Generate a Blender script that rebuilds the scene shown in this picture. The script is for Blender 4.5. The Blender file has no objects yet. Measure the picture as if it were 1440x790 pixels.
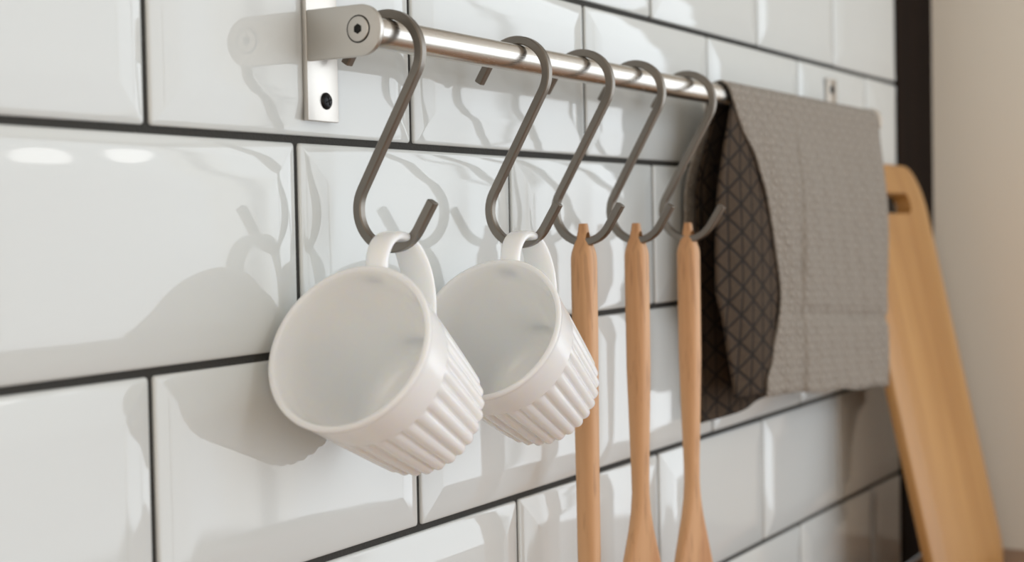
import bpy, bmesh, math, random
from mathutils import Vector, Matrix
R = math.radians
random.seed(7)
S = bpy.context.scene
COL = S.collection

# ---------------------------------------------------------------- camera
CAM = Vector((-0.47875, -0.45741, -0.04735))
RT = Vector((0.503548, -0.863748, -0.019477)); UP = Vector((0.036817, -0.00107, 0.999321)); FW = Vector((0.863182, 0.503924, -0.031261))
cd = bpy.data.cameras.new('camera'); cam = bpy.data.objects.new('camera', cd); COL.objects.link(cam)
cam.matrix_world = Matrix(((RT.x, UP.x, -FW.x, CAM.x), (RT.y, UP.y, -FW.y, CAM.y), (RT.z, UP.z, -FW.z, CAM.z), (0, 0, 0, 1)))
cd.sensor_width = 36; cd.sensor_fit = 'HORIZONTAL'; cd.lens = 2132.2 / 1440 * 36
cd.clip_start = 0.02; cd.clip_end = 50
cd.dof.use_dof = True; cd.dof.focus_distance = 0.80; cd.dof.aperture_fstop = 7.2
S.camera = cam

# ---------------------------------------------------------------- world, lights, exposure
w = bpy.data.worlds.new('world'); S.world = w; w.use_nodes = True
w.node_tree.nodes['Background'].inputs[0].default_value = (0.80, 0.88, 1.0, 1)
w.node_tree.nodes['Background'].inputs[1].default_value = 1.0
def area(name, loc, target, sx, sy, power, col):
    l = bpy.data.lights.new(name, 'AREA'); l.shape = 'RECTANGLE'; l.size = sx; l.size_y = sy; l.energy = power; l.color = col
    o = bpy.data.objects.new(name, l); COL.objects.link(o); o.location = loc
    o.rotation_euler = (Vector(target) - Vector(loc)).to_track_quat('-Z', 'Y').to_euler()
    return o
WIN = dict(x0=-0.2, x1=3.15, z0=-0.95, z1=1.25)         # window in the wall opposite the tiles
area('window_daylight', ((WIN['x0'] + WIN['x1']) / 2, -2.58, (WIN['z0'] + WIN['z1']) / 2), ((WIN['x0'] + WIN['x1']) / 2, 0, (WIN['z0'] + WIN['z1']) / 2), WIN['x1'] - WIN['x0'], WIN['z1'] - WIN['z0'], 46, (0.95, 0.99, 1.0))
area('side_window_daylight', (3.18, -1.65, 0.15), (0, -1.65, 0.15), 1.8, 2.2, 28, (0.95, 0.99, 1.0))
area('warm_fill_light', (-1.88, -1.35, 0.15), (0, -1.35, 0.15), 2.1, 2.2, 24, (1.0, 0.83, 0.60))  # added warm fill for the panel and mug interiors, no known source
for i, (lx, ly, lz) in enumerate(((1.95, -2.2, 0.70), (2.36, -2.2, 0.78))):      # added lights without fixtures, for glint streaks on the tile bevels
    l = bpy.data.lights.new('streak_light', 'POINT'); l.energy = 1.1; l.shadow_soft_size = 0.085; l.color = (1.0, 0.99, 0.97)
    o = bpy.data.objects.new('streak_light', l); COL.objects.link(o); o.location = (lx, ly, lz)
S.view_settings.view_transform = 'Standard'; S.view_settings.look = 'None'
S.view_settings.exposure = -0.40; S.view_settings.gamma = 1.0; S.view_settings.use_curve_mapping = False
S.cycles.use_denoising = True
S.cycles.max_bounces = 10; S.cycles.diffuse_bounces = 6; S.cycles.glossy_bounces = 5
S.cycles.caustics_reflective = False; S.cycles.caustics_refractive = False
S.cycles.sample_clamp_indirect = 6

# ---------------------------------------------------------------- materials
def mat(name, col, rough=0.5, metal=0.0, **kw):
    m = bpy.data.materials.new(name); m.use_nodes = True
    b = m.node_tree.nodes['Principled BSDF']
    b.inputs['Base Color'].default_value = (*col, 1); b.inputs['Roughness'].default_value = rough; b.inputs['Metallic'].default_value = metal
    for k, v in kw.items(): b.inputs[k.replace('_', ' ')].default_value = v
    return m
def N(m, t, **kw):
    n = m.node_tree.nodes.new(t)
    for k, v in kw.items():
        if k[0] == '_': setattr(n, k[1:], v)
        else: n.inputs[k].default_value = v
    return n
def L(m, a, b): m.node_tree.links.new(a, b)
def BS(m): return m.node_tree.nodes['Principled BSDF']
def ramp(m, stops):
    r = N(m, 'ShaderNodeValToRGB'); e = r.color_ramp.elements
    while len(e) < len(stops): e.new(0.5)
    for i, (p, c) in enumerate(stops): e[i].position = p; e[i].color = (*c, 1)
    return r
def bump_noise(m, scale, dist, coord='Object', stretch=(1, 1, 1), detail=2, strength=1.0):
    tc = N(m, 'ShaderNodeTexCoord'); mp = N(m, 'ShaderNodeMapping', Scale=stretch)
    no = N(m, 'ShaderNodeTexNoise', Scale=scale, Detail=detail); bp = N(m, 'ShaderNodeBump', Strength=strength, Distance=dist)
    if coord == 'World':
        g = N(m, 'ShaderNodeNewGeometry'); L(m, g.outputs['Position'], mp.inputs[0])
    else: L(m, tc.outputs[coord], mp.inputs[0])
    L(m, mp.outputs[0], no.inputs['Vector']); L(m, no.outputs[0], bp.inputs['Height']); L(m, bp.outputs[0], BS(m).inputs['Normal'])
    return no, bp
M_tile = mat('white_glazed_tile', (0.665, 0.695, 0.695), 0.04, IOR=1.62)
bump_noise(M_tile, 14, 0.00035, 'World', (1, 1, 1), 1)
M_grout = mat('dark_grout', (0.035, 0.034, 0.031), 0.9)
bump_noise(M_grout, 900, 0.0004, 'World')
def brushed(name, col, rough, stretch, aniso=0.0):
    m = mat(name, col, rough, 1.0)
    no, bp = bump_noise(m, 60, 0.00002, 'Object', stretch, 3, 0.6)
    mr = N(m, 'ShaderNodeMapRange'); mr.inputs['To Min'].default_value = rough * 0.8; mr.inputs['To Max'].default_value = rough * 1.25
    L(m, no.outputs[0], mr.inputs['Value']); L(m, mr.outputs[0], BS(m).inputs['Roughness'])
    return m
M_rail = brushed('brushed_rail_steel', (0.64, 0.61, 0.57), 0.25, (1, 30, 30))
M_bracket = brushed('brushed_bracket_steel', (0.62, 0.59, 0.55), 0.36, (40, 1, 40))
M_hook = brushed('dull_hook_steel', (0.235, 0.213, 0.188), 0.36, (20, 1, 1))
M_screw = mat('black_screw', (0.012, 0.012, 0.014), 0.35, 0.6)
M_socket = mat('dark_socket', (0.02, 0.019, 0.018), 0.6, 0.5)
M_mug = mat('white_porcelain', (0.94, 0.95, 0.95), 0.20, IOR=1.5)
BS(M_mug).inputs['Subsurface Weight'].default_value = 0.85; BS(M_mug).inputs['Subsurface Radius'].default_value = (1.0, 0.85, 0.65); BS(M_mug).inputs['Subsurface Scale'].default_value = 0.008
bump_noise(M_mug, 60, 0.00012)

def wood(name, dark, light, scale, stretch, rough, pores=True, coord='Object'):
    m = mat(name, light, rough)
    tc = N(m, 'ShaderNodeTexCoord'); mp = N(m, 'ShaderNodeMapping', Scale=stretch); L(m, tc.outputs[coord], mp.inputs[0])
    n1 = N(m, 'ShaderNodeTexNoise', Scale=scale, Detail=4, Distortion=0.6); L(m, mp.outputs[0], n1.inputs['Vector'])
    r = ramp(m, [(0.3, dark), (0.68, light)]); L(m, n1.outputs[0], r.inputs[0])
    n2 = N(m, 'ShaderNodeTexNoise', Scale=scale * 6, Detail=3); L(m, mp.outputs[0], n2.inputs['Vector'])
    r2 = ramp(m, [(0.34, (0.72, 0.68, 0.64)), (0.46, (1, 1, 1))]); L(m, n2.outputs[0], r2.inputs[0])
    mx = N(m, 'ShaderNodeMix', _data_type='RGBA', _blend_type='MULTIPLY'); mx.inputs[0].default_value = 0.7 if pores else 0.25
    L(m, r.outputs[0], mx.inputs[6]); L(m, r2.outputs[0], mx.inputs[7]); L(m, mx.outputs[2], BS(m).inputs['Base Color'])
    bp = N(m, 'ShaderNodeBump', Strength=0.35, Distance=0.0003); L(m, n2.outputs[0], bp.inputs['Height']); L(m, bp.outputs[0], BS(m).inputs['Normal'])
    return m
M_beech = wood('beech_wood', (0.50, 0.235, 0.095), (0.68, 0.395, 0.20), 45, (1, 1, 0.10), 0.5)
M_board = wood('oiled_board_wood', (0.38, 0.175, 0.045), (0.53, 0.285, 0.095), 16, (1, 1, 0.12), 0.42, False)
M_counter = wood('oak_worktop', (0.30, 0.15, 0.075), (0.46, 0.26, 0.14), 14, (0.1, 1, 1), 0.4)
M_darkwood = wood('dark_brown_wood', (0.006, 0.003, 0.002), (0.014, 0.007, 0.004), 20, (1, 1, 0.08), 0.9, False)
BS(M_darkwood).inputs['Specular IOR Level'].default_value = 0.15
M_panel = mat('beige_panel_paint', (0.92, 0.87, 0.78), 0.6)
bump_noise(M_panel, 180, 0.0002, 'World')
M_plaster = mat('white_plaster', (0.78, 0.735, 0.67), 0.9); bump_noise(M_plaster, 120, 0.0006, 'World')
M_floor = wood('floor_boards', (0.42, 0.36, 0.30), (0.55, 0.49, 0.42), 8, (0.1, 1, 1), 0.5)
M_frame = mat('white_window_frame', (0.8, 0.8, 0.8), 0.4)

# triangle print: three families of thin dark lines on the cloth's own coordinates (metres, in the uv map)
def cloth(name, base, line, lw, period, line_mix, bumpd, lumps):
    m = mat(name, base, 0.95)
    BS(m).inputs['Specular IOR Level'].default_value = 0.2
    BS(m).inputs['Sheen Weight'].default_value = 0.04; BS(m).inputs['Sheen Roughness'].default_value = 0.6
    uv = N(m, 'ShaderNodeUVMap'); uv.uv_map = 'cloth'
    ds = []
    for k in range(3):
        a = R(90 + 60 * k + 0)
        d = N(m, 'ShaderNodeVectorMath', _operation='DOT_PRODUCT'); d.inputs[1].default_value = (math.cos(a + R(90)) / period, math.sin(a + R(90)) / period, 0)
        L(m, uv.outputs[0], d.inputs[0])
        f = N(m, 'ShaderNodeMath', _operation='PINGPONG'); f.inputs[1].default_value = 0.5; L(m, d.outputs['Value'], f.inputs[0])
        ds.append(f)
    m1 = N(m, 'ShaderNodeMath', _operation='MINIMUM'); L(m, ds[0].outputs[0], m1.inputs[0]); L(m, ds[1].outputs[0], m1.inputs[1])
    m2 = N(m, 'ShaderNodeMath', _operation='MINIMUM'); L(m, m1.outputs[0], m2.inputs[0]); L(m, ds[2].outputs[0], m2.inputs[1])
    mr = N(m, 'ShaderNodeMapRange'); mr.inputs['From Min'].default_value = lw * 0.6; mr.inputs['From Max'].default_value = lw * 1.5
    L(m, m2.outputs[0], mr.inputs['Value'])                                 # 0 on a line, 1 off it
    no = N(m, 'ShaderNodeTexNoise', Scale=260, Detail=3); L(m, uv.outputs[0], no.inputs['Vector'])
    n2 = N(m, 'ShaderNodeTexNoise', Scale=45, Detail=2); L(m, uv.outputs[0], n2.inputs['Vector'])
    mx = N(m, 'ShaderNodeMix', _data_type='RGBA'); mx.inputs[6].default_value = (*line, 1); mx.inputs[7].default_value = (*base, 1)
    sc = N(m, 'ShaderNodeMapRange'); sc.inputs['To Min'].default_value = 1 - line_mix; L(m, mr.outputs[0], sc.inputs['Value'])
    L(m, sc.outputs[0], mx.inputs[0])
    mv = N(m, 'ShaderNodeMix', _data_type='RGBA', _blend_type='MULTIPLY'); mv.inputs[0].default_value = 0.5
    rr = ramp(m, [(0.3, (0.7, 0.7, 0.7)), (0.7, (1.15, 1.15, 1.15))]); L(m, no.outputs[0], rr.inputs[0])
    L(m, mx.outputs[2], mv.inputs[6]); L(m, rr.outputs[0], mv.inputs[7]); L(m, mv.outputs[2], BS(m).inputs['Base Color'])
    # relief: cells puff up between the lines, plus weave
    ad = N(m, 'ShaderNodeMath', _operation='MULTIPLY_ADD'); ad.inputs[1].default_value = lumps
    L(m, n2.outputs[0], ad.inputs[0]); L(m, mr.outputs[0], ad.inputs[2])
    a2 = N(m, 'ShaderNodeMath', _operation='MULTIPLY_ADD'); a2.inputs[1].default_value = 0.5; L(m, no.outputs[0], a2.inputs[0]); L(m, ad.outputs[0], a2.inputs[2])
    bp = N(m, 'ShaderNodeBump', Strength=0.9, Distance=bumpd); L(m, a2.outputs[0], bp.inputs['Height']); L(m, bp.outputs[0], BS(m).inputs['Normal'])
    return m
M_grey = cloth('grey_quilted_cotton', (0.36, 0.322, 0.280), (0.24, 0.21, 0.18), 0.14, 0.0105, 0.45, 0.0016, 2.2)
M_print = cloth('shaded_printed_cotton', (0.066, 0.044, 0.028), (0.012, 0.009, 0.007), 0.058, 0.0175, 1.0, 0.0005, 0.5)  # brown print, its base darkened for the shade between the towel layers

# ---------------------------------------------------------------- helpers
def obj(name, verts, faces, m, parent=None, smooth=True, auto=None):
    me = bpy.data.meshes.new(name); me.from_pydata([tuple(v) for v in verts], [], faces); me.materials.append(m)
    return link(name, me, parent, smooth, auto)
def link(name, me, parent=None, smooth=True, auto=None):
    bm = bmesh.new(); bm.from_mesh(me); bmesh.ops.recalc_face_normals(bm, faces=bm.faces)
    if auto is not None:
        for e in bm.edges:
            if len(e.link_faces) == 2 and e.calc_face_angle(0) > R(auto): e.smooth = False
    bm.to_mesh(me); bm.free()
    me.polygons.foreach_set('use_smooth', [smooth] * len(me.polygons)); me.update()
    o = bpy.data.objects.new(name, me); COL.objects.link(o)
    if parent: o.parent = parent
    return o
def empty(name, loc=(0, 0, 0), label=None, cat=None, group=None):
    o = bpy.data.objects.new(name, None); COL.objects.link(o); o.location = loc; o.empty_display_size = 0.02
    tag(o, label, cat, group); return o
def tag(o, label=None, cat=None, group=None, kind=None):
    for k, v in (('label', label), ('category', cat), ('group', group), ('kind', kind)):
        if v: o[k] = v
    return o
def copy_tree(o, parent=None):
    c = o.copy(); COL.objects.link(c); c.parent = parent
    for ch in [x for x in list(COL.objects) if x.parent == o]: copy_tree(ch, c)
    return c
def box(x0, x1, y0, y1, z0, z1):
    v = [(x, y, z) for x in (x0, x1) for y in (y0, y1) for z in (z0, z1)]
    return v, [(0, 1, 3, 2), (4, 6, 7, 5), (0, 4, 5, 1), (2, 3, 7, 6), (0, 2, 6, 4), (1, 5, 7, 3)]
def loft(rings, cap=True, closed=False):
    v = []; f = []; n = len(rings[0])
    for r in rings: v += [tuple(p) for p in r]
    K = len(rings)
    for i in range(K if closed else K - 1):
        for j in range(n):
            a, b = i * n, ((i + 1) % K) * n; f.append((a + j, a + (j + 1) % n, b + (j + 1) % n, b + j))
    if cap and not closed: f.append(tuple(range(n))[::-1]); f.append(tuple((K - 1) * n + j for j in range(n)))
    return v, f
def lathe(prof, n, axis='x'):
    """prof: (along, radius)"""
    rings = []
    for a, r in prof:
        rg = []
        for j in range(n):
            t = 2 * math.pi * j / n
            c, s = r * math.cos(t), r * math.sin(t)
            rg.append((a, c, s) if axis == 'x' else ((c, a, s) if axis == 'y' else (c, s, a)))
        rings.append(rg)
    return loft(rings)
def bevel_box(name, dims, m, parent=None, bev=0.002, seg=2):
    me = bpy.data.meshes.new(name); v, f = box(*dims); me.from_pydata(v, [], f); me.materials.append(m)
    bm = bmesh.new(); bm.from_mesh(me); bmesh.ops.recalc_face_normals(bm, faces=bm.faces)
    bmesh.ops.bevel(bm, geom=list(bm.edges), offset=bev, segments=seg, affect='EDGES', profile=0.5)
    bm.to_mesh(me); bm.free(); return link(name, me, parent, True, 35)

# ---------------------------------------------------------------- the setting
XE = 1.118            # where the tiling ends
XP = 1.256            # face of the beige side panel
ZC = -0.410           # worktop
FACE = -0.0026        # front face of the tiles
Y0, XL, XR, ZF, ZT = -2.6, -1.9, 3.2, -1.30, 1.35
def struct(name, *a, **k): return tag(obj(name, *a, **k), kind='structure')
wall_back = struct('wall_back', *box(XL, XE, 0.0018, 0.12, ZF, ZT), M_grout, smooth=False)

# courses of bevelled tiles: joint lines measured as z = a + b*x
G = 0.0018
def course(k):
    t = {1: (0.1015, 0.0015), 0: (-0.0001, 0.0026), -1: (-0.1033, 0.0042), -2: (-0.2067, 0.0020), -3: (-0.3095, 0.0002), 2: (0.2050, 0.001)}
    return t.get(k, (0.2050 + 0.1030 * (k - 2), 0.0) if k > 2 else (-0.3095 + 0.103 * (k + 3), 0.0))
JO = {0: {0: .0012, 1: .2015, 2: .4048, 3: .6092, 4: .8140, 5: 1.0141},
      -1: {0: .1020, 2: .5070, 3: .7090}, -2: {0: -.0008, 1: .2013, 2: .4050, 4: .8110},
      -3: {1: .3069, 2: .5084, 3: .7150, 4: .9160}, -4: {4: .8078}, 1: {3: .7153}}
def joint(row, k):
    off = 0.0 if row % 2 == 0 else 0.1018
    return JO.get(row, {}).get(k, off + 0.2033 * k)
def tile(row, xa, xb):
    (a0, b0), (a1, b1) = course(row), course(row + 1)
    c = [(xa + G, a0 + b0 * xa + G), (xb - G, a0 + b0 * xb + G), (xb - G, a1 + b1 * xb - G), (xa + G, a1 + b1 * xa - G)]
    if row == -4: c[0] = (c[0][0], ZC); c[1] = (c[1][0], ZC)
    ox, oz = (xa + xb) / 2, (c[0][1] + c[2][1]) / 2
    prof = [(0, 0.004, .0015), (0, 0.0002, .0015), (.0003, -.0003, .0015), (.0009, -.0006, .0014), (.0020, -.0009, .0012), (.0075, -.00165, .0008), (.0140, -.0023, .0006), (.0160, -.0025, .0006), (.0185, -.0026, .0006), (.024, -.0026, .0006)]
    v = []; f = []; wd = min(xb - xa, 9)
    for ins, y, r in prof:
        y = -0.0026 + (y + 0.0026) * 1.35
        ins = min(ins, (wd - 2 * G) * 0.42)
        p = [(c[0][0] + ins, c[0][1] + ins), (c[1][0] - ins, c[1][1] + ins), (c[2][0] - ins, c[2][1] - ins), (c[3][0] + ins, c[3][1] - ins)]
        for i, (sx, sz) in enumerate(((1, 1), (-1, 1), (-1, -1), (1, -1))):
            cx, cz = p[i][0] + sx * r, p[i][1] + sz * r
            st = {0: 180, 1: 270, 2: 0, 3: 90}[i]
            for q in (0, 45, 90):
                v.append((cx + r * math.cos(R(st + q)) - ox, y, cz + r * math.sin(R(st + q)) - oz))
    K = len(prof)
    for i in range(K - 1):
        for j in range(12): f.append((i * 12 + j, i * 12 + (j + 1) % 12, (i + 1) * 12 + (j + 1) % 12, (i + 1) * 12 + j))
    f.append(tuple((K - 1) * 12 + j for j in range(12)))
    o = obj('tile', v, f, M_tile, wall_back); o.location = (ox, 0, oz)
    # hand-laid: each face sits a hair out of true
    o.rotation_euler = (R(random.uniform(-.12, .12)), 0, R(random.uniform(-.10, .10)))
for row in range(-4, 5):
    for k in range(-5, 8):
        xa, xb = joint(row, k), joint(row, k + 1)
        if xa > XE - 0.02: continue
        tile(row, xa, min(xb, XE + G))

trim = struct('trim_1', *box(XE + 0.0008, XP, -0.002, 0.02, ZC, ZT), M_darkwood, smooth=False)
wall_right = struct('wall_right', *box(XP, XP + 0.03, -0.33, 0.12, ZF, ZT), M_panel, smooth=False)
# the rest of the room, behind the camera: floor, ceiling, walls with two windows and an added opening for the warm fill
struct('floor', *box(XL, XR, Y0, 0.12, ZF - 0.05, ZF), M_floor, smooth=False)
struct('ceiling', *box(XL, XR, Y0, 0.12, ZT, ZT + 0.05), M_plaster, smooth=False)
def holed(name, axis, c0, c1, a0, a1, h):                # a wall with one opening
    v = []; f = []
    for (p0, p1, q0, q1) in ((a0, h[0], ZF, ZT), (h[1], a1, ZF, ZT), (h[0], h[1], ZF, h[2]), (h[0], h[1], h[3], ZT)):
        bv, bf = box(p0, p1, c0, c1, q0, q1) if axis == 'x' else box(c0, c1, p0, p1, q0, q1)
        o = len(v); v += bv; f += [tuple(i + o for i in t) for t in bf]
    return struct(name, v, f, M_plaster, smooth=False)
holed('wall_front', 'x', Y0 - 0.12, Y0, XL, XR, (WIN['x0'], WIN['x1'], WIN['z0'], WIN['z1']))
holed('wall_end', 'y', XR, XR + 0.12, Y0, 0.12, (-2.56, -0.75, -0.95, 1.25))
holed('wall_left', 'y', XL - 0.12, XL, Y0, 0.12, (-2.4, -0.3, -0.95, 1.25))
def window(name, axis, c, a0, a1, z0, z1):
    v = []; f = []; t = 0.045
    for (p0, p1, q0, q1) in ((a0, a0 + t, z0, z1), (a1 - t, a1, z0, z1), (a0 + t, a1 - t, z0, z0 + t), (a0 + t, a1 - t, z1 - t, z1), ((a0 + a1) / 2 - t / 2, (a0 + a1) / 2 + t / 2, z0 + t, z1 - t)):
        bv, bf = box(p0, p1, c - .02, c + .02, q0, q1) if axis == 'x' else box(c - .02, c + .02, p0, p1, q0, q1)
        o = len(v); v += bv; f += [tuple(i + o for i in q) for q in bf]
    struct(name, v, f, M_frame, smooth=False)
window('window_1', 'x', Y0 + 0.06, WIN['x0'], WIN['x1'], WIN['z0'], WIN['z1'])
window('fill_light_frame', 'y', XL + 0.06, -2.4, -0.3, -0.95, 1.25)  # unseen frame, added around the warm fill light
window('window_2', 'y', XR - 0.06, -2.56, -0.75, -0.95, 1.25)
ct = bevel_box('worktop', (XL + 0.002, XP - 0.0005, -0.62, -0.0030, ZC - 0.038, ZC - 0.0004), M_counter)
tag(ct, 'brown wooden worktop below the tiled wall', 'worktop')
cb = empty('base_cabinet', (0, 0, ZF), 'beige base cabinets carrying the wooden worktop', 'cabinet')
for i in range(5):
    x0 = XL + 0.002 + i * 0.6305
    d = bevel_box('door', (x0 + .003, x0 + .625, -0.60, -0.58, 0.10, ZC - .045 - ZF), M_panel, cb)
obj('carcass', *box(XL + .002, XP - .002, -0.579, -0.004, 0.0, ZC - .039 - ZF), M_panel, cb, smooth=False)

# ---------------------------------------------------------------- the rail
RY, RZ, RR = -0.0370, 0.0495, 0.0075
XB0, XB1 = 0.104, 0.903
rail = empty('wall_rail', ((XB0 + XB1) / 2, 0, RZ), 'brushed steel rail on two wall brackets over the white tiles', 'rail')
cx = (XB0 + XB1) / 2
def rel(v): return [(p[0] - cx, p[1], p[2] - RZ) for p in v]
h = (XB1 - XB0) / 2 - 0.003
v, f = lathe([(-h, .0055), (-h, .0071), (-h + .0006, RR), (h - .0006, RR), (h, .0071), (h, .0055)], 40)
rod = obj('rail_tube', [(p[0], p[1] + RY, p[2]) for p in v], f, M_rail, rail, auto=40)
def bracket(sgn):                       # sgn +1: arm on the left edge, plate runs to the right
    T = 0.003; PL = 0.0245
    # plan outline of the bent strip is built as plate + arm, one mesh with bevels
    bm = bmesh.new()
    def slab(pts, ax, lo, hi):
        vs = []
        for c in (lo, hi):
            vs.append([bm.verts.new((p[0], c, p[1]) if ax == 'y' else (c, p[0], p[1])) for p in pts])
        n = len(pts); bm.faces.new(vs[0]); bm.faces.new(vs[1][::-1])
        for j in range(n): bm.faces.new((vs[0][j], vs[1][j], vs[1][(j + 1) % n], vs[0][(j + 1) % n]))
    yb = FACE - 0.0002
    slab([(0, -0.0405), (PL, -0.0405), (PL, 0.0405), (0, 0.0405)], 'y', yb - T, yb)
    ar = 0.0122
    pts = [(yb - T, -ar), (RY, -ar)] + [(RY - ar * math.sin(R(t)), -ar * math.cos(R(t))) for t in range(10, 180, 10)] + [(RY, ar), (yb - T, ar)]
    slab(pts, 'x', 0, T)
    bmesh.ops.recalc_face_normals(bm, faces=bm.faces)
    es = [e for e in bm.edges if len(e.link_faces) == 2 and e.calc_face_angle(0) > R(60)]
    bmesh.ops.bevel(bm, geom=es, offset=0.0005, segments=2, affect='EDGES', profile=0.5)
    if sgn < 0: bmesh.ops.scale(bm, verts=bm.verts, vec=(-1, 1, 1))
    me = bpy.data.meshes.new('bracket'); bm.to_mesh(me); bm.free(); me.materials.append(M_bracket)
    b = link('bracket', me, rail, True, 30)
    b.location = ((XB0 - cx) if sgn > 0 else (XB1 - cx), 0, 0)
    # countersunk bolt with a hexagon socket, in a thin dark seat ring
    out = -sgn
    v, f = lathe([(0, .0066), (.0002, .0066), (.00025, .0062), (.00025, 0.0001)], 40)
    obj('bolt_seat', [(out * p[0], p[1] + RY + .0007, p[2] + .0006) for p in v], f, M_socket, b)
    bv = []; n = 48
    def hexr(t, r): 
        t = (t + math.pi / 6) % (math.pi / 3) - math.pi / 6
        return r / math.cos(t)
    prof = [(0, .0060, 0), (.0005, .0059, 0), (.0006, .0056, 0), (.0006, .0021, 1), (-.0018 + .0025, .0020, 1)]
    rings = []
    for i, (a, r, hx) in enumerate([(0, .0060, 0), (.0005, .0059, 0), (.0006, .0056, 0), (.0006, .00215, 1)]):
        rings.append([(out * a, RY + .0007 + (hexr(2 * math.pi * j / n, r) if hx else r) * math.cos(2 * math.pi * j / n), .0006 + (hexr(2 * math.pi * j / n, r) if hx else r) * math.sin(2 * math.pi * j / n)) for j in range(n)])
    v, f = loft(rings, cap=False); o = obj('bolt', v, f, M_bracket, b)
    hexp = [[(out * a, RY + .0007 + hexr(2 * math.pi * j / n, .0023) * math.cos(2 * math.pi * j / n), .0006 + hexr(2 * math.pi * j / n, .0023) * math.sin(2 * math.pi * j / n)) for j in range(n)] for a in (.0004, .0003)]
    v, f = loft(hexp); obj('hex_socket', v, f, M_socket, b)
    for sz in (-1, 1):
        # black cross-head screw: dome with a cut cross
        bm = bmesh.new(); rr = .0042
        rings = [[(r * math.cos(2 * math.pi * j / 24), -a, r * math.sin(2 * math.pi * j / 24)) for j in range(24)] for a, r in ((0, rr), (.0006, rr), (.0013, rr * .85), (.0018, rr * .6), (.0020, rr * .3))]
        v, f = loft(rings)
        s = obj('screw', v, f, M_screw, b)
        s.location = (sgn * .0142, yb - T + .0002, sz * .0305)
        for ang in (20, 110):
            ca, sa = math.cos(R(ang)), math.sin(R(ang)); q = []
            for y in (-.0020, -.0012):
                for (a, c) in ((-.0022, -.0003), (.0022, -.0003), (.0022, .0003), (-.0022, .0003)): q.append((a * ca - c * sa, y - .0002, a * sa + c * ca))
            if ang == 20: qa = q
        cv = qa + q
        ff = [(0, 1, 2, 3), (4, 7, 6, 5), (0, 4, 5, 1), (1, 5, 6, 2), (2, 6, 7, 3), (3, 7, 4, 0)]
        me = bpy.data.meshes.new('screw_cross'); me.from_pydata(s_merge(s.data, cv), [], [tuple(p.vertices) for p in s.data.polygons] + [tuple(i + len(s.data.vertices) for i in t) for t in ff] + [tuple(i + 8 + len(s.data.vertices) for i in t) for t in ff])
        me.materials.append(M_screw); me.materials.append(M_socket2)
        k = len(s.data.polygons)
        for i, p in enumerate(me.polygons):
            p.use_smooth = i < k
            if i >= k: p.material_index = 1
        s.data = me
def s_merge(me, extra): return [tuple(v.co) for v in me.vertices] + list(extra)
M_socket2 = mat('screw_recess', (0.002, 0.002, 0.002), 0.9)
bracket(1); bracket(-1)

# ---------------------------------------------------------------- S hooks of square bar
HW = 0.00235
rc = 0.0190
CT = -0.0092          # upper arc centre, relative to the rail axis
CB = -0.0838          # lower arc centre
phi = math.asin(2 * rc / (CT - CB))
def hook_path():
    p = []       # (towards camera side, up)
    mid = (CT + CB) / 2
    low = []
    a0 = math.pi - phi; 
    # lower arc: from the stem tangent (left side) round the bottom to the right side
    A0 = math.pi + (-phi); A1 = 2 * math.pi - phi + R(-2)
    n = 26
    for i in range(n + 1):
        a = A0 + (A1 - A0) * i / n; low.append((rc * math.cos(a), CB + rc * math.sin(a)))
    d = Vector((-math.sin(A1), math.cos(A1)))
    e = Vector(low[-1]) + d * 0.0155
    low.append((e.x, e.y))
    up = [(-x, 2 * mid - z) for x, z in low]
    return up[::-1] + low
def make_hook():
    P = [Vector(q) for q in hook_path()]; c = 0.0006
    sec = [(-HW + c, -HW), (HW - c, -HW), (HW, -HW + c), (HW, HW - c), (HW - c, HW), (-HW + c, HW), (-HW, HW - c), (-HW, -HW + c)]
    rings = []
    for i, q in enumerate(P):
        t = (P[min(i + 1, len(P) - 1)] - P[max(i - 1, 0)]).normalized(); nrm = Vector((-t.y, t.x))
        ends = [(-.0004, 0.82)] if i in (0, len(P) - 1) else [(0, 1)]
        def ring(qq, s): return [(a * s, -(qq.x + nrm.x * b * s), qq.y + nrm.y * b * s) for a, b in sec]
        if i == 0: rings += [ring(q - t * .0003, .86), ring(q, 1)]
        elif i == len(P) - 1: rings += [ring(q, 1), ring(q + t * .0003, .86)]
        else: rings.append(ring(q, 1))
    v, f = loft(rings)
    return obj('s_hook', v, f, M_hook, None, True, 30)
HX = [0.1265, 0.2512, 0.3284, 0.4018, 0.4836]
hl = ['grey steel S-hook at the bracket end, holding the front mug', 'grey steel S-hook second from the bracket, holding the rear mug',
      'grey steel S-hook carrying the utensil handle beside the rear mug', 'grey steel S-hook carrying the middle wooden utensil handle', 'grey steel S-hook nearest the towel, carrying a wooden utensil']
h0 = make_hook()
for i, x in enumerate(HX):
    o = h0 if i == 0 else copy_tree(h0)
    o.location = (x, RY, RZ); o.rotation_euler = (0, 0, R((0, 0, 1.0, -1.5, 1.5)[i]))
    tag(o, hl[i], 's-hook', 'S-hooks on the rail')

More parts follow.
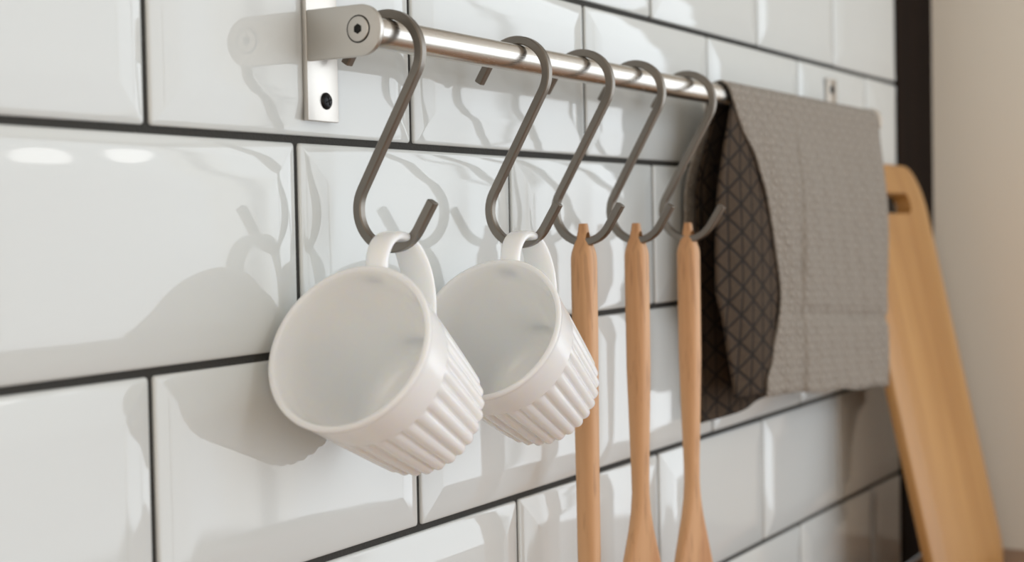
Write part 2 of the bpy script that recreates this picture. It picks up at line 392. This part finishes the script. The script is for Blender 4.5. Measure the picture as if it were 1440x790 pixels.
# ---------------------------------------------------------------- mugs (local z = out of the mouth, local x = handle side)
MR, MB, MH = 0.0413, 0.0322, 0.0815
NR = 30
def make_mug():
    root = empty('ribbed_mug')
    n = NR * 8; rings = []
    def outer(z): 
        t = (z + MH / 2) / MH
        return MB + (MR - MB) * (t ** 0.92)
    def rib(z):
        t = (z + MH / 2) / MH
        if t > 0.70: return 0.0
        s = min(1, (0.70 - t) / 0.10); return math.sqrt(max(0, 1 - (1 - s) ** 2))
    zs = [-.5, -.497, -.49, -.478] + [-.46 + .02 * i for i in range(31) if -.46 + .02 * i < .142] + [.145, .15, .155, .165, .175, .185, .192, .197, .2, .205, .23, .25, .3, .35, .4, .44, .47]
    for zz in sorted(set(zs)):
        z = zz * MH; r0 = outer(z); k = rib(z); t = zz + .5
        r0 -= 0.0016 * max(0, 1 - t / 0.022) ** 2
        rg = []
        for j in range(n):
            a = 2 * math.pi * j / n
            sc = abs(math.sin(NR * a / 2)) ** 0.85
            rr = r0 + k * (0.0002 - 0.0018 * (1 - sc))
            rg.append((rr * math.cos(a), rr * math.sin(a), z))
        rings.append(rg)
    inner = [(MR + .0003, .485), (MR - .0001, .494), (MR - .0008, .499), (MR - .0016, .500), (MR - .0024, .496), (MR - .0029, .485), (MR - .0033, .45)]
    H = MH
    iz0 = -.5 * H + .0045
    prof = [(r, z * H) for r, z in inner]
    for i in range(1, 13):
        z = .45 * H + (iz0 + .010 - .45 * H) * i / 12; prof.append((outer(z) - .0036, z))
    rb = outer(iz0 + .010) - .0036
    for i in range(1, 7):
        a = R(15 * i); prof.append((rb - .010 * (1 - math.cos(a)), iz0 + .010 * (1 - math.sin(a))))
    prof += [(rb * .5, iz0), (0.0008, iz0)]
    for r, z in prof: rings.append([(r * math.cos(2 * math.pi * j / n), r * math.sin(2 * math.pi * j / n), z) for j in range(n)])
    # foot ring under the base
    foot = [(MB - .0035, -.5 * H - .0004), (MB - .006, -.5 * H + .0002), (MB - .008, -.5 * H + .0016), (.0008, -.5 * H + .0018)]
    fr = [[(r * math.cos(2 * math.pi * j / n), r * math.sin(2 * math.pi * j / n), z) for j in range(n)] for r, z in foot][::-1]
    v, f = loft(fr + rings)
    obj('body', v, f, M_mug, root)
    # strap handle: centreline (a along axis, t radial), measured from the photograph
    cl = [(30.5, 38.9), (33, 43.0), (35, 49.5), (33.6, 57.0), (28.5, 63.2), (21, 66.8), (12, 67.6), (3, 65.4), (-5.5, 61.0), (-12.5, 54.5), (-17.5, 46.5), (-20.5, 39.0), (-22, 33.6)]
    P = [Vector((t / 1000, 0, a / 1000)) for a, t in cl]
    Q = []
    for i in range(len(P) - 1):
        p0, p1, p2, p3 = P[max(i - 1, 0)], P[i], P[i + 1], P[min(i + 2, len(P) - 1)]
        for s in range(4):
            u = s / 4; Q.append(0.5 * ((2 * p1) + (-p0 + p2) * u + (2 * p0 - 5 * p1 + 4 * p2 - p3) * u * u + (-p0 + 3 * p1 - 3 * p2 + p3) * u ** 3))
    Q.append(P[-1]); rings = []
    for i, q in enumerate(Q):
        t = (Q[min(i + 1, len(Q) - 1)] - Q[max(i - 1, 0)]).normalized(); nr = Vector((t.z, 0, -t.x))
        u = i / (len(Q) - 1); wd = .0056 + .0030 * min(1, u * 1.6) ** 2; th = .0022 + .0010 * (abs(2 * u - 1) ** 5)
        rg = []
        for j in range(20):
            a = 2 * math.pi * j / 20; ca, sa = math.cos(a), math.sin(a)
            e = 2 / 3.2
            yy = wd * math.copysign(abs(ca) ** e, ca); nn = th * math.copysign(abs(sa) ** e, sa)
            rg.append(q + nr * nn + Vector((0, yy + .0026 * min(1, u * 1.6) ** 2, 0)))
        rings.append(rg)
    v, f = loft(rings); obj('handle', v, f, M_mug, root)
    return root
def place_mug(o, com, th, ph):
    th, ph = R(th), R(ph)
    a = Vector((-math.cos(th) * math.cos(ph), -math.cos(th) * math.sin(ph), math.sin(th)))
    s = Vector((0, 0, 1)).cross(a).normalized(); t = a.cross(s)
    o.matrix_world = Matrix(((t.x, a.cross(t).x, a.x, com[0]), (t.y, a.cross(t).y, a.y, com[1]), (t.z, a.cross(t).z, a.z, com[2]), (0, 0, 0, 1)))
mg = make_mug()
place_mug(mg, (0.1095, -0.0450, -0.1165), 29.1, 4.4)
tag(mg, 'front white porcelain mug with ribbed sides, hanging nearest the viewer', 'mug', 'white ribbed mugs on the hooks')
m2 = copy_tree(mg); place_mug(m2, (0.2320, -0.0450, -0.1170), 30.7, 3.3)
tag(m2, 'rear white porcelain mug with ribbed sides, hanging beside the utensil handles')

# ---------------------------------------------------------------- wooden utensils
def rrect(wx, wy, r, n=6):
    p = []
    for sx, sy, st in ((1, 1, 0), (-1, 1, 90), (-1, -1, 180), (1, -1, 270)):
        for k in range(n):
            a = R(st + 90 * k / (n - 1)); p.append((sx * (wx / 2 - r) + r * math.cos(a), sy * (wy / 2 - r) + r * math.sin(a)))
    return p
def utensil(name, prof, twist):
    """prof: (z, width x, width y, corner radius) from the top; hole across at z = 0, along y"""
    root = empty(name)
    rings = [[(x, y, z) for x, y in rrect(a, b, r)] for z, a, b, r in prof]
    v, f = loft(rings)
    me = bpy.data.meshes.new('body'); me.from_pydata(v, [], f)
    o = link('handle', me, None, True, 30)
    cyl = []
    for y in (-.012, .012): cyl.append([(.0030 * math.cos(2 * math.pi * j / 24), y, -.0006 + .0042 * math.sin(2 * math.pi * j / 24)) for j in range(24)])
    v, f = loft(cyl); c = obj('cutter', v, f, M_beech)
    md = o.modifiers.new('b', 'BOOLEAN'); md.operation = 'DIFFERENCE'; md.object = c; md.solver = 'EXACT'
    bpy.context.view_layer.update()
    dg = bpy.context.evaluated_depsgraph_get(); nm = bpy.data.meshes.new_from_object(o.evaluated_get(dg)); nm.materials.clear(); nm.materials.append(M_beech)
    bpy.data.objects.remove(o); bpy.data.objects.remove(c)
    return root, nm
def finish(root, nm, split):
    # the grip and the working end are two parts of the one carved piece
    for nmn, keep in (('handle', lambda z: z > split), ('blade', lambda z: z <= split)):
        bm = bmesh.new(); bm.from_mesh(nm)
        bmesh.ops.bisect_plane(bm, geom=bm.verts[:] + bm.edges[:] + bm.faces[:], plane_co=(0, 0, split), plane_no=(0, 0, 1), clear_outer=nmn == 'blade', clear_inner=nmn == 'handle')
        me = bpy.data.meshes.new(nmn); bm.to_mesh(me); bm.free(); me.materials.clear(); me.materials.append(M_beech)
        link(nmn, me, root, True, 40)
    return root
top = [(.0088, .0038, .0038, .0012), (.0084, .0048, .0050, .0016), (.0040, .0060, .0062, .0020), (0, .0074, .0078, .0024), (-.0045, .0100, .0108, .0030), (-.0090, .0128, .0134, .0040), (-.0120, .0140, .0142, .0046), (-.0150, .0143, .0143, .0048)]
def spoon_prof(flare, wide, thin, end, mid=(.0118, .0118)):
    p = list(top) + [(-.050, .0142, .0142, .0048), (-.085, .0138, .0139, .0048), ((flare - .085) / 2, (mid[0] + .0138) / 2, (mid[1] + .0138) / 2, .0046), (flare + .015, mid[0] + .0003, mid[1] + .0003, .0040), (flare, mid[0], mid[1], .0040)]
    for dz, k in ((-.012, .05), (-.024, .15), (-.037, .30), (-.050, .45), (-.064, .61), (-.078, .76), (-.092, .88), (-.106, .96)):
        if flare + dz > end + .02: p.append((flare + dz, mid[0] + (wide - mid[0]) * k, mid[1] + (thin - mid[1]) * k, .0040 - .0018 * k))
    p += [(end + .012, wide, thin, .0020), (end + .003, wide * .93, thin * .9, .0018), (end, wide * .84, thin * .6, .0012)]
    return p
ZH = RZ + CB - rc + HW + .0026
specs = [(2, spoon_prof(-.205, .050, .007, -.345, (.0122, .0122)), 0.0, 'wooden utensil hanging behind the rear mug, leftmost of the three beech handles', 'wooden_spatula'),
         (3, spoon_prof(-.165, .052, .007, -.345, (.0104, .0104)), -30.0, 'middle wooden utensil of three, its smooth beech handle hanging clear', 'wooden_spatula'),
         (4, spoon_prof(-.170, .052, .007, -.345, (.0100, .0100)), -24.0, 'wooden utensil with beech handle hanging beside the grey towel', 'wooden_spatula')]
for hi, pr, tw, lab, nm_ in specs:
    # the hole stays square to the hook while the blade end turns a little
    r_, me_ = utensil(nm_, pr, tw)
    for vv in me_.vertices:
        s = max(0, min(1, (-vv.co.z - .06) / .10)); a = R(tw) * s
        x, y = vv.co.x, vv.co.y; vv.co.x = x * math.cos(a) - y * math.sin(a); vv.co.y = x * math.sin(a) + y * math.cos(a)
    finish(r_, me_, pr[len(top) + 4][0] - .006)
    r_.location = (HX[hi] + (0.0012, 0.001, 0.0015)[hi - 2], RY + .0012, ZH - .0026)
    tag(r_, lab, 'utensil', 'wooden utensils on the hooks')

# ---------------------------------------------------------------- towel
def unproj(u, v, y):
    d = RT * ((u - 720) / 2132.2) + UP * ((395 - v) / 2132.2) + FW
    t = (y - CAM.y) / d.y; p = CAM + d * t; return p.x, p.z
def interp(tab, z):          # tab: (z, x) descending z
    tab = sorted(tab)
    if z <= tab[0][0]: return tab[0][1]
    for (a, b), (c, d) in zip(tab, tab[1:]):
        if z <= c: return b + (d - b) * (z - a) / (c - a)
    return tab[-1][1]
def edge(px, yf):
    out = []
    for u, v in px:
        y = yf(0.0); 
        x, z = unproj(u, v, y); y = yf(z); x, z = unproj(u, v, y); out.append((z, x))
    return out
towel = empty('kitchen_towel', (0.72, RY, RZ), 'grey kitchen towel folded over the far end of the rail', 'towel')
def sm(t): t = max(0, min(1, t)); return t * t * (3 - 2 * t)
def sheet(name, m, left, right, zbot, path, nu=70, nv=90, ycb=None, thick=0.0016, uvo=(0, 0)):
    """path(s)->(y,z,len) along the drape for s in 0..1; left/right(z) give x"""
    v = []; uvs = []
    for i in range(nv + 1):
        s = i / nv
        for j in range(nu + 1):
            u = j / nu
            y, z, ln = path(s, u)
            xl, xr = left(y, z), right(y, z); x = xl + (xr - xl) * u
            dy, dz = ycb(x, z, u, s) if ycb else (0, 0)
            v.append((x - towel.location.x, y + dy - towel.location.y, z + dz - towel.location.z)); uvs.append((x, ln))
    f = [(i * (nu + 1) + j, i * (nu + 1) + j + 1, (i + 1) * (nu + 1) + j + 1, (i + 1) * (nu + 1) + j) for i in range(nv) for j in range(nu)]
    me = bpy.data.meshes.new(name); me.from_pydata(v, [], f); me.materials.append(m)
    ul = me.uv_layers.new(name='cloth')
    for lp in me.loops: ul.data[lp.index].uv = uvs[lp.vertex_index]
    me.polygons.foreach_set('use_smooth', [True] * len(me.polygons)); me.update()
    o = bpy.data.objects.new(name, me); COL.objects.link(o); o.parent = towel
    sd = o.modifiers.new('thickness', 'SOLIDIFY'); sd.thickness = thick; sd.offset = 0
    return o
def drape(rad, yfront, zfront, back, yback):
    """from the front hem, up, round the rail and down behind"""
    Lf = RZ - zfront; La = math.pi * rad; Lb = RZ - back; T = Lf + La + Lb
    def path(s, u):
        zf = zfront(u) if callable(zfront) else zfront
        d = s * T
        if d <= Lf:
            k = d / Lf; z = zf + (RZ - zf) * k; return RY - rad + (yfront - (RY - rad)) * sm((1 - k) * 3.0), z, d
        if d <= Lf + La:
            a = (d - Lf) / rad; return RY - rad * math.cos(a), RZ + rad * math.sin(a), d
        k = (d - Lf - La) / Lb; return RY + rad + (yback - (RY + rad)) * sm(k * 3), RZ - Lb * k, d
    return path
yf = lambda z: -0.0505
Lpx = [(1031, 128), (1049, 179), (1068, 222), (1082, 284), (1090, 337), (1098, 400), (1100, 422), (1095, 482), (1091, 524), (1083, 549)]
Rpx = [(1238, 160), (1241, 185), (1244, 231), (1246, 284), (1250, 360), (1246, 421), (1247, 457), (1252, 503), (1252, 541)]
P2px = [(1029, 140), (1024, 200), (1021, 280), (1020, 340), (1020, 411), (1029, 446), (1036, 492), (1046, 552)]
Lpx = [(u + 3 * max(0, (200 - v) / 80), v) for u, v in Lpx]
EL, ER = edge(Lpx, yf), edge(Rpx, yf); E2 = edge(P2px, lambda z: -0.046)
XTL, XTR = EL[0][1] + 0.004, 0.896
def left_a(y, z): return interp(EL, z) if y < RY else XTL
def right_a(y, z): return min(0.896, interp(ER, z)) if y < RY else XTR
def fold(x, z, u, s):
    dy = 0.0
    front = s < 0.47
    if front:
        k = sm((RZ - z) / 0.06)
        dy += -0.0035 * k * math.sin((x - .60) * 26 + z * 6) * .5
        dy += 0.0042 * k * math.exp(-((x - .668) / .0042) ** 2)                   # pressed lengthwise crease
        dy += 0.0032 * sm(u * 5) * math.exp(-((z + .122 + .02 * (x - .8)) / .0036) ** 2)         # pressed crosswise crease
        dy += 0.0030 * k * math.exp(-((u) / .11) ** 2)                             # near edge lies back on the inner layer
        dy += 0.0007 * math.sin(x * 170 + z * 60) * k
    return dy, 0.0012 * math.sin(x * 60) * (1 if s < 0.02 else 0)
za = unproj(1100, 551, -0.0505)[1]; zb = unproj(1250, 541, -0.0505)[1]
sheet('outer_layer', M_grey, left_a, right_a, None, drape(0.0098, -0.0525, (za + zb) / 2, -0.176, -0.0085), nu=120, nv=120, ycb=lambda x, z, u, s: (fold(x, z, u, s)[0], ((za - (za + zb) / 2) * (1 - u) + (zb - (za + zb) / 2) * u) * (max(0, 1 - s / .45)) + fold(x, z, u, s)[1]))
# inner layer: its printed side shows along the near edge, where the outer layer has slid back
def left_b(y, z): return (interp(E2, z) if y < RY else 0.553)
def fold_b(x, z, u, s):
    k = sm((RZ - z) / 0.10) if s < .47 else 0
    return (-0.0045 * k * math.sin(max(0, min(1, (x - interp(E2, z)) / .07)) * math.pi / 2) + (0.004 * k * math.exp(-(u / .06) ** 2) if s < .47 else 0)), 0
zp = unproj(1066, 554, -0.046)[1]
sheet('inner_layer', M_print, left_b, lambda y, z: 0.872, None, drape(0.0086, -0.0425, zp, -0.174, -0.013), nu=60, ycb=fold_b, thick=0.0012)
# back layer: hangs against the tiles, printed side outwards, a little longer at the near corner
bx0 = unproj(994, 200, -0.017)[0]; bx1 = unproj(990, 590, -0.017)[0]; zbk = unproj(1000, 592, -0.017)[1]; zbr = unproj(1084, 556, -0.017)[1]
xr_ = unproj(1084, 556, -0.017)[0]
def back_path(s, u):
    z = (RZ + .0) + (zbk - RZ) * s; return -0.0265 + 0.009 * sm(s * 4), z, s * .25 + .3
def fb(x, z, u, s): return 0.0035 * math.sin((x - .53) * 55) * sm(s * 2), (max(0, (x - 0.575)) / (xr_ - .575)) * max(0, (zbr - zbk)) * s * s if x < xr_ else (zbr - zbk) * s * s
sheet('back_layer', M_print, lambda y, z: bx0 + (bx1 - bx0) * (RZ - z) / (RZ - zbk), lambda y, z: 0.88, None, back_path, nu=50, nv=50, ycb=fb, thick=0.0014)

# ---------------------------------------------------------------- cutting board leaning on the tiles
LEAN = math.atan(0.2145)
BW, BT = 0.252, 0.0152
BX1 = 1.150
ztop = 0.0145
BHt = (ztop - ZC) / math.cos(LEAN) - .0004
def board():
    root = empty('cutting_board', (BX1 - BW / 2, 0, 0), 'golden wooden cutting board with slot handle, leaning by the dark strip', 'cutting board')
    def outline(ins, rt=.052, rb=.038):
        p = []
        W, H = BW / 2 - ins, BHt / 2 - ins
        for sx, sz, st, r in ((1, 1, 0, rt), (-1, 1, 90, rt), (-1, -1, 180, rb), (1, -1, 270, rb)):
            r = max(.004, r - ins)
            for k in range(10):
                a = R(st + 90 * k / 9); p.append((sx * (W - r) + r * math.cos(a), sz * (H - r) + r * math.sin(a)))
        return p
    prof = [(.003, BT), (.0008, BT - .001), (0, BT - .003), (0, .0062), (.0008, .0050), (.0025, .0044), (.010, .0031), (.020, .0014), (.027, .0003), (.030, 0)]
    rings = [[(x, y, z) for x, z in outline(ins)] for ins, y in prof]
    v, f = loft(rings)
    me = bpy.data.meshes.new('b'); me.from_pydata(v, [], f); o = link('body', me, None, True, 40)
    # slot
    n = 12; cr = []; hw, hh, zc = .048, .0105, BHt / 2 - .042
    for y in (-.01, BT + .01):
        rg = []
        for sx, st in ((1, -90), (-1, 90)):
            for k in range(n): a = R(st + 180 * k / (n - 1)); rg.append((sx * (hw - hh) + hh * math.cos(a), y, zc + hh * math.sin(a)))
        cr.append(rg)
    v, f = loft(cr); c = obj('c', v, f, M_board)
    md = o.modifiers.new('b', 'BOOLEAN'); md.operation = 'DIFFERENCE'; md.object = c; md.solver = 'EXACT'
    bpy.context.view_layer.update(); dg = bpy.context.evaluated_depsgraph_get()
    nm = bpy.data.meshes.new_from_object(o.evaluated_get(dg)); nm.materials.clear(); nm.materials.append(M_board)
    bpy.data.objects.remove(o); bpy.data.objects.remove(c)
    nm.name = 'cutting_board'
    o = link('cutting_board', nm, None, True, 40)
    bpy.data.objects.remove(root)
    tag(o, 'golden wooden cutting board with slot handle, leaning in the corner behind the towel', 'cutting board')
    # face passes y = -0.0197 + 0.2145 z ; lean: local y rotated
    o.rotation_euler = (-LEAN, 0, 0)
    zc = (ztop + ZC) / 2
    o.location = (BX1 - BW / 2, -0.0212 + 0.2145 * zc, zc + .0022)
    return o
board()
